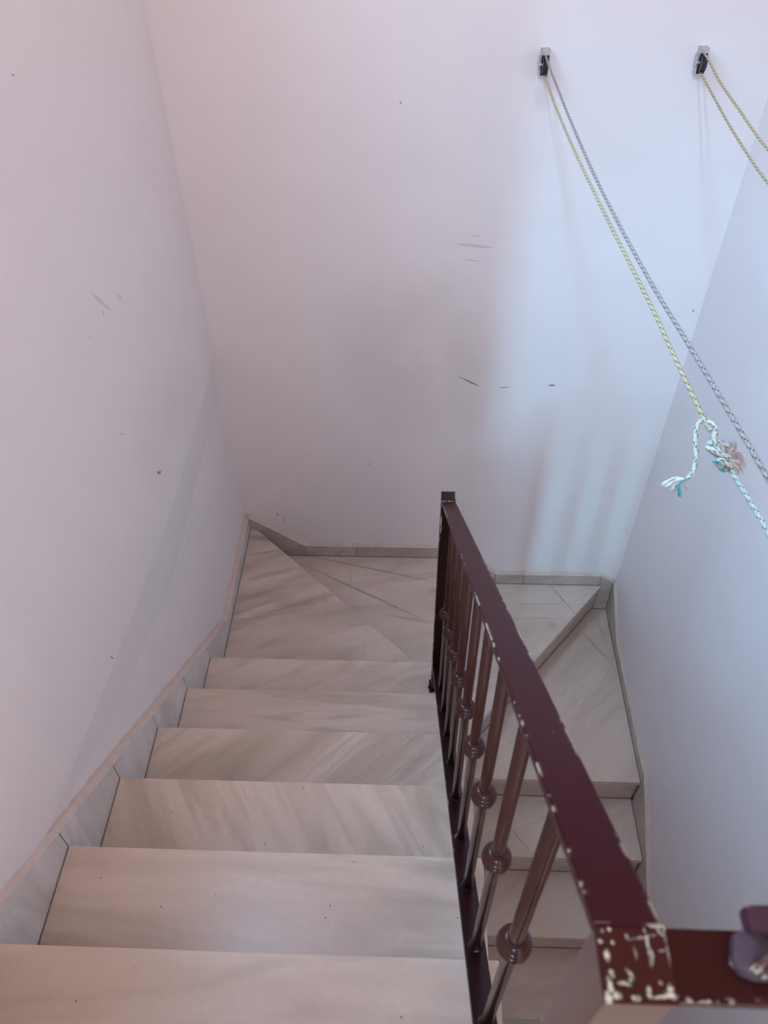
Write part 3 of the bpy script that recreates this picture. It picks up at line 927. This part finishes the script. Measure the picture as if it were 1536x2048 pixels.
FRAY = [[[1.1046, 0.3195, 0.9027], [1.0906, 0.3199, 0.9037], [1.0799, 0.3139, 0.904], [1.0737, 0.3096, 0.9001]], [[1.1046, 0.3195, 0.9027], [1.092, 0.3181, 0.9019], [1.0845, 0.3171, 0.8957], [1.0801, 0.3166, 0.8926]], [[1.1046, 0.3195, 0.9027], [1.0961, 0.3125, 0.9004], [1.094, 0.3062, 0.8959], [1.096, 0.3018, 0.8887]], [[1.1052, 0.3195, 0.9027], [1.0966, 0.3124, 0.9031], [1.0945, 0.3048, 0.8973], [1.0969, 0.3002, 0.8913]], [[1.1059, 0.3186, 0.9018], [1.1042, 0.3154, 0.896], [1.1071, 0.3126, 0.8917]], [[1.1059, 0.3186, 0.9018], [1.0918, 0.3167, 0.8963], [1.089, 0.3127, 0.8912]], [[1.1059, 0.3186, 0.9018], [1.0956, 0.3159, 0.8954], [1.091, 0.3096, 0.8881]]]
FLUFF = [[[1.1535, 0.3452, 0.9255], [1.1689, 0.3556, 0.9209], [1.1709, 0.364, 0.9262]], [[1.1548, 0.3439, 0.9241], [1.1716, 0.3534, 0.9186], [1.1793, 0.3522, 0.9172]], [[1.1568, 0.3408, 0.921], [1.1736, 0.3488, 0.9141], [1.1805, 0.343, 0.9109]], [[1.1587, 0.3386, 0.9188], [1.174, 0.3399, 0.911], [1.1766, 0.3336, 0.9048]], [[1.16, 0.3363, 0.9166], [1.1681, 0.3337, 0.908], [1.172, 0.3306, 0.9049]], [[1.1534, 0.3475, 0.9277], [1.165, 0.3591, 0.9245], [1.1662, 0.3637, 0.9289]], [[1.1567, 0.3431, 0.9232], [1.1776, 0.3518, 0.9141], [1.1821, 0.3399, 0.9051]]]
TEAL = [[[1.1396, 0.3305, 0.9257], [1.1364, 0.3271, 0.9254], [1.1346, 0.3294, 0.9249]], [[1.1426, 0.3264, 0.9244], [1.1415, 0.321, 0.9192], [1.1474, 0.3204, 0.9156], [1.1557, 0.3226, 0.9146]]]
arc1 = wheel_arc(1.1235, YW - 0.0285, 0.862, True)
tube('upper_strand', smooth_path(topA[::-1], 10) + arc1, RR, M_rope_p, line1, 8)
tube('lower_strand', smooth_path(botA, 10), RR, M_rope, line1, 8)
tube('return_strand', wheel_arc(1.156, yw1, 1.012, False)[:] + smooth_path(botB[::-1], 10), RR, M_rope_w, line1, 8)
kn = tube('knot', smooth_path(KN, 7), RR * 1.08, M_rope_w, line1, 8)
tl = tube('loose_tail', smooth_path(TAIL, 7), RR * 1.0, M_rope_w, line1, 8)
tag(kn, 'bulky white knot flecked with teal')
tag(tl, 'curled loose end of the cord, frayed at the tip')
r2 = random.Random(3)
def fibres(name, path, rad, mat, parent, n=5, spread=0.0022):
    """a small tuft of loose yarns following one path"""
    bm_all = None
    for i in range(n):
        off = [Vector((r2.uniform(-1, 1), r2.uniform(-1, 1), r2.uniform(-1, 1))) * spread * (j / max(1, len(path) - 1)) for j in range(len(path))]
        pts = [Vector(p) + o for p, o in zip(path, off)]
        o = tube(name, smooth_path(pts, 5), rad, mat, None, 5, taper=lambda t: 1.0 - 0.5 * t)
        if bm_all is None:
            bm_all = bmesh.new()
        bm_all.from_mesh(o.data)
        me = o.data
        bpy.data.objects.remove(o)
        bpy.data.meshes.remove(me)
    return link_mesh(name, bm_all, mat, parent, True)
for i, pth in enumerate(FRAY):
    fibres('frayed_yarn', pth, 0.0009, (M_fray_w, M_fray_w, M_fray_t, M_fray_t, M_fray_b, M_fray_w, M_fray_b)[i], tl)
for pth in FLUFF:
    fibres('frayed_yarn', pth, 0.0008, M_fray_b, kn, 7, 0.004)
for pth in TEAL:
    fibres('teal_yarn', pth, 0.0011, M_fray_t, kn, 4, 0.0012)

line2 = empty('clothesline', (1.58, 1.0, 0.85))
tag(line2, 'slack doubled clothesline cord running to the pulley near the right corner', 'clothesline', 'clotheslines over the stairwell')
top2 = [(1.572, 2.068, 0.8865), (1.575, 1.923, 0.868), (1.577, 1.755, 0.861), (1.579, 1.623, 0.855), (1.581, 1.505, 0.853), (1.588, 1.05, 0.862), (1.596, 0.45, 0.915), (1.604, yw2 + 0.01, 1.0125)]
bot2 = [(1.568, 2.090, 0.8435), (1.570, 1.933, 0.830), (1.573, 1.777, 0.815), (1.575, 1.613, 0.806), (1.578, 1.437, 0.802), (1.586, 1.00, 0.815), (1.596, 0.40, 0.872), (1.604, yw2 + 0.01, 0.9675)]
loop2 = smooth_path(top2[::-1], 10) + wheel_arc(1.5695, YW - 0.0285, 0.866, True) + smooth_path(bot2, 10) + wheel_arc(1.605, yw2, 0.990, False)[::-1]
tube('cord', loop2, RR, M_rope, line2, 8)
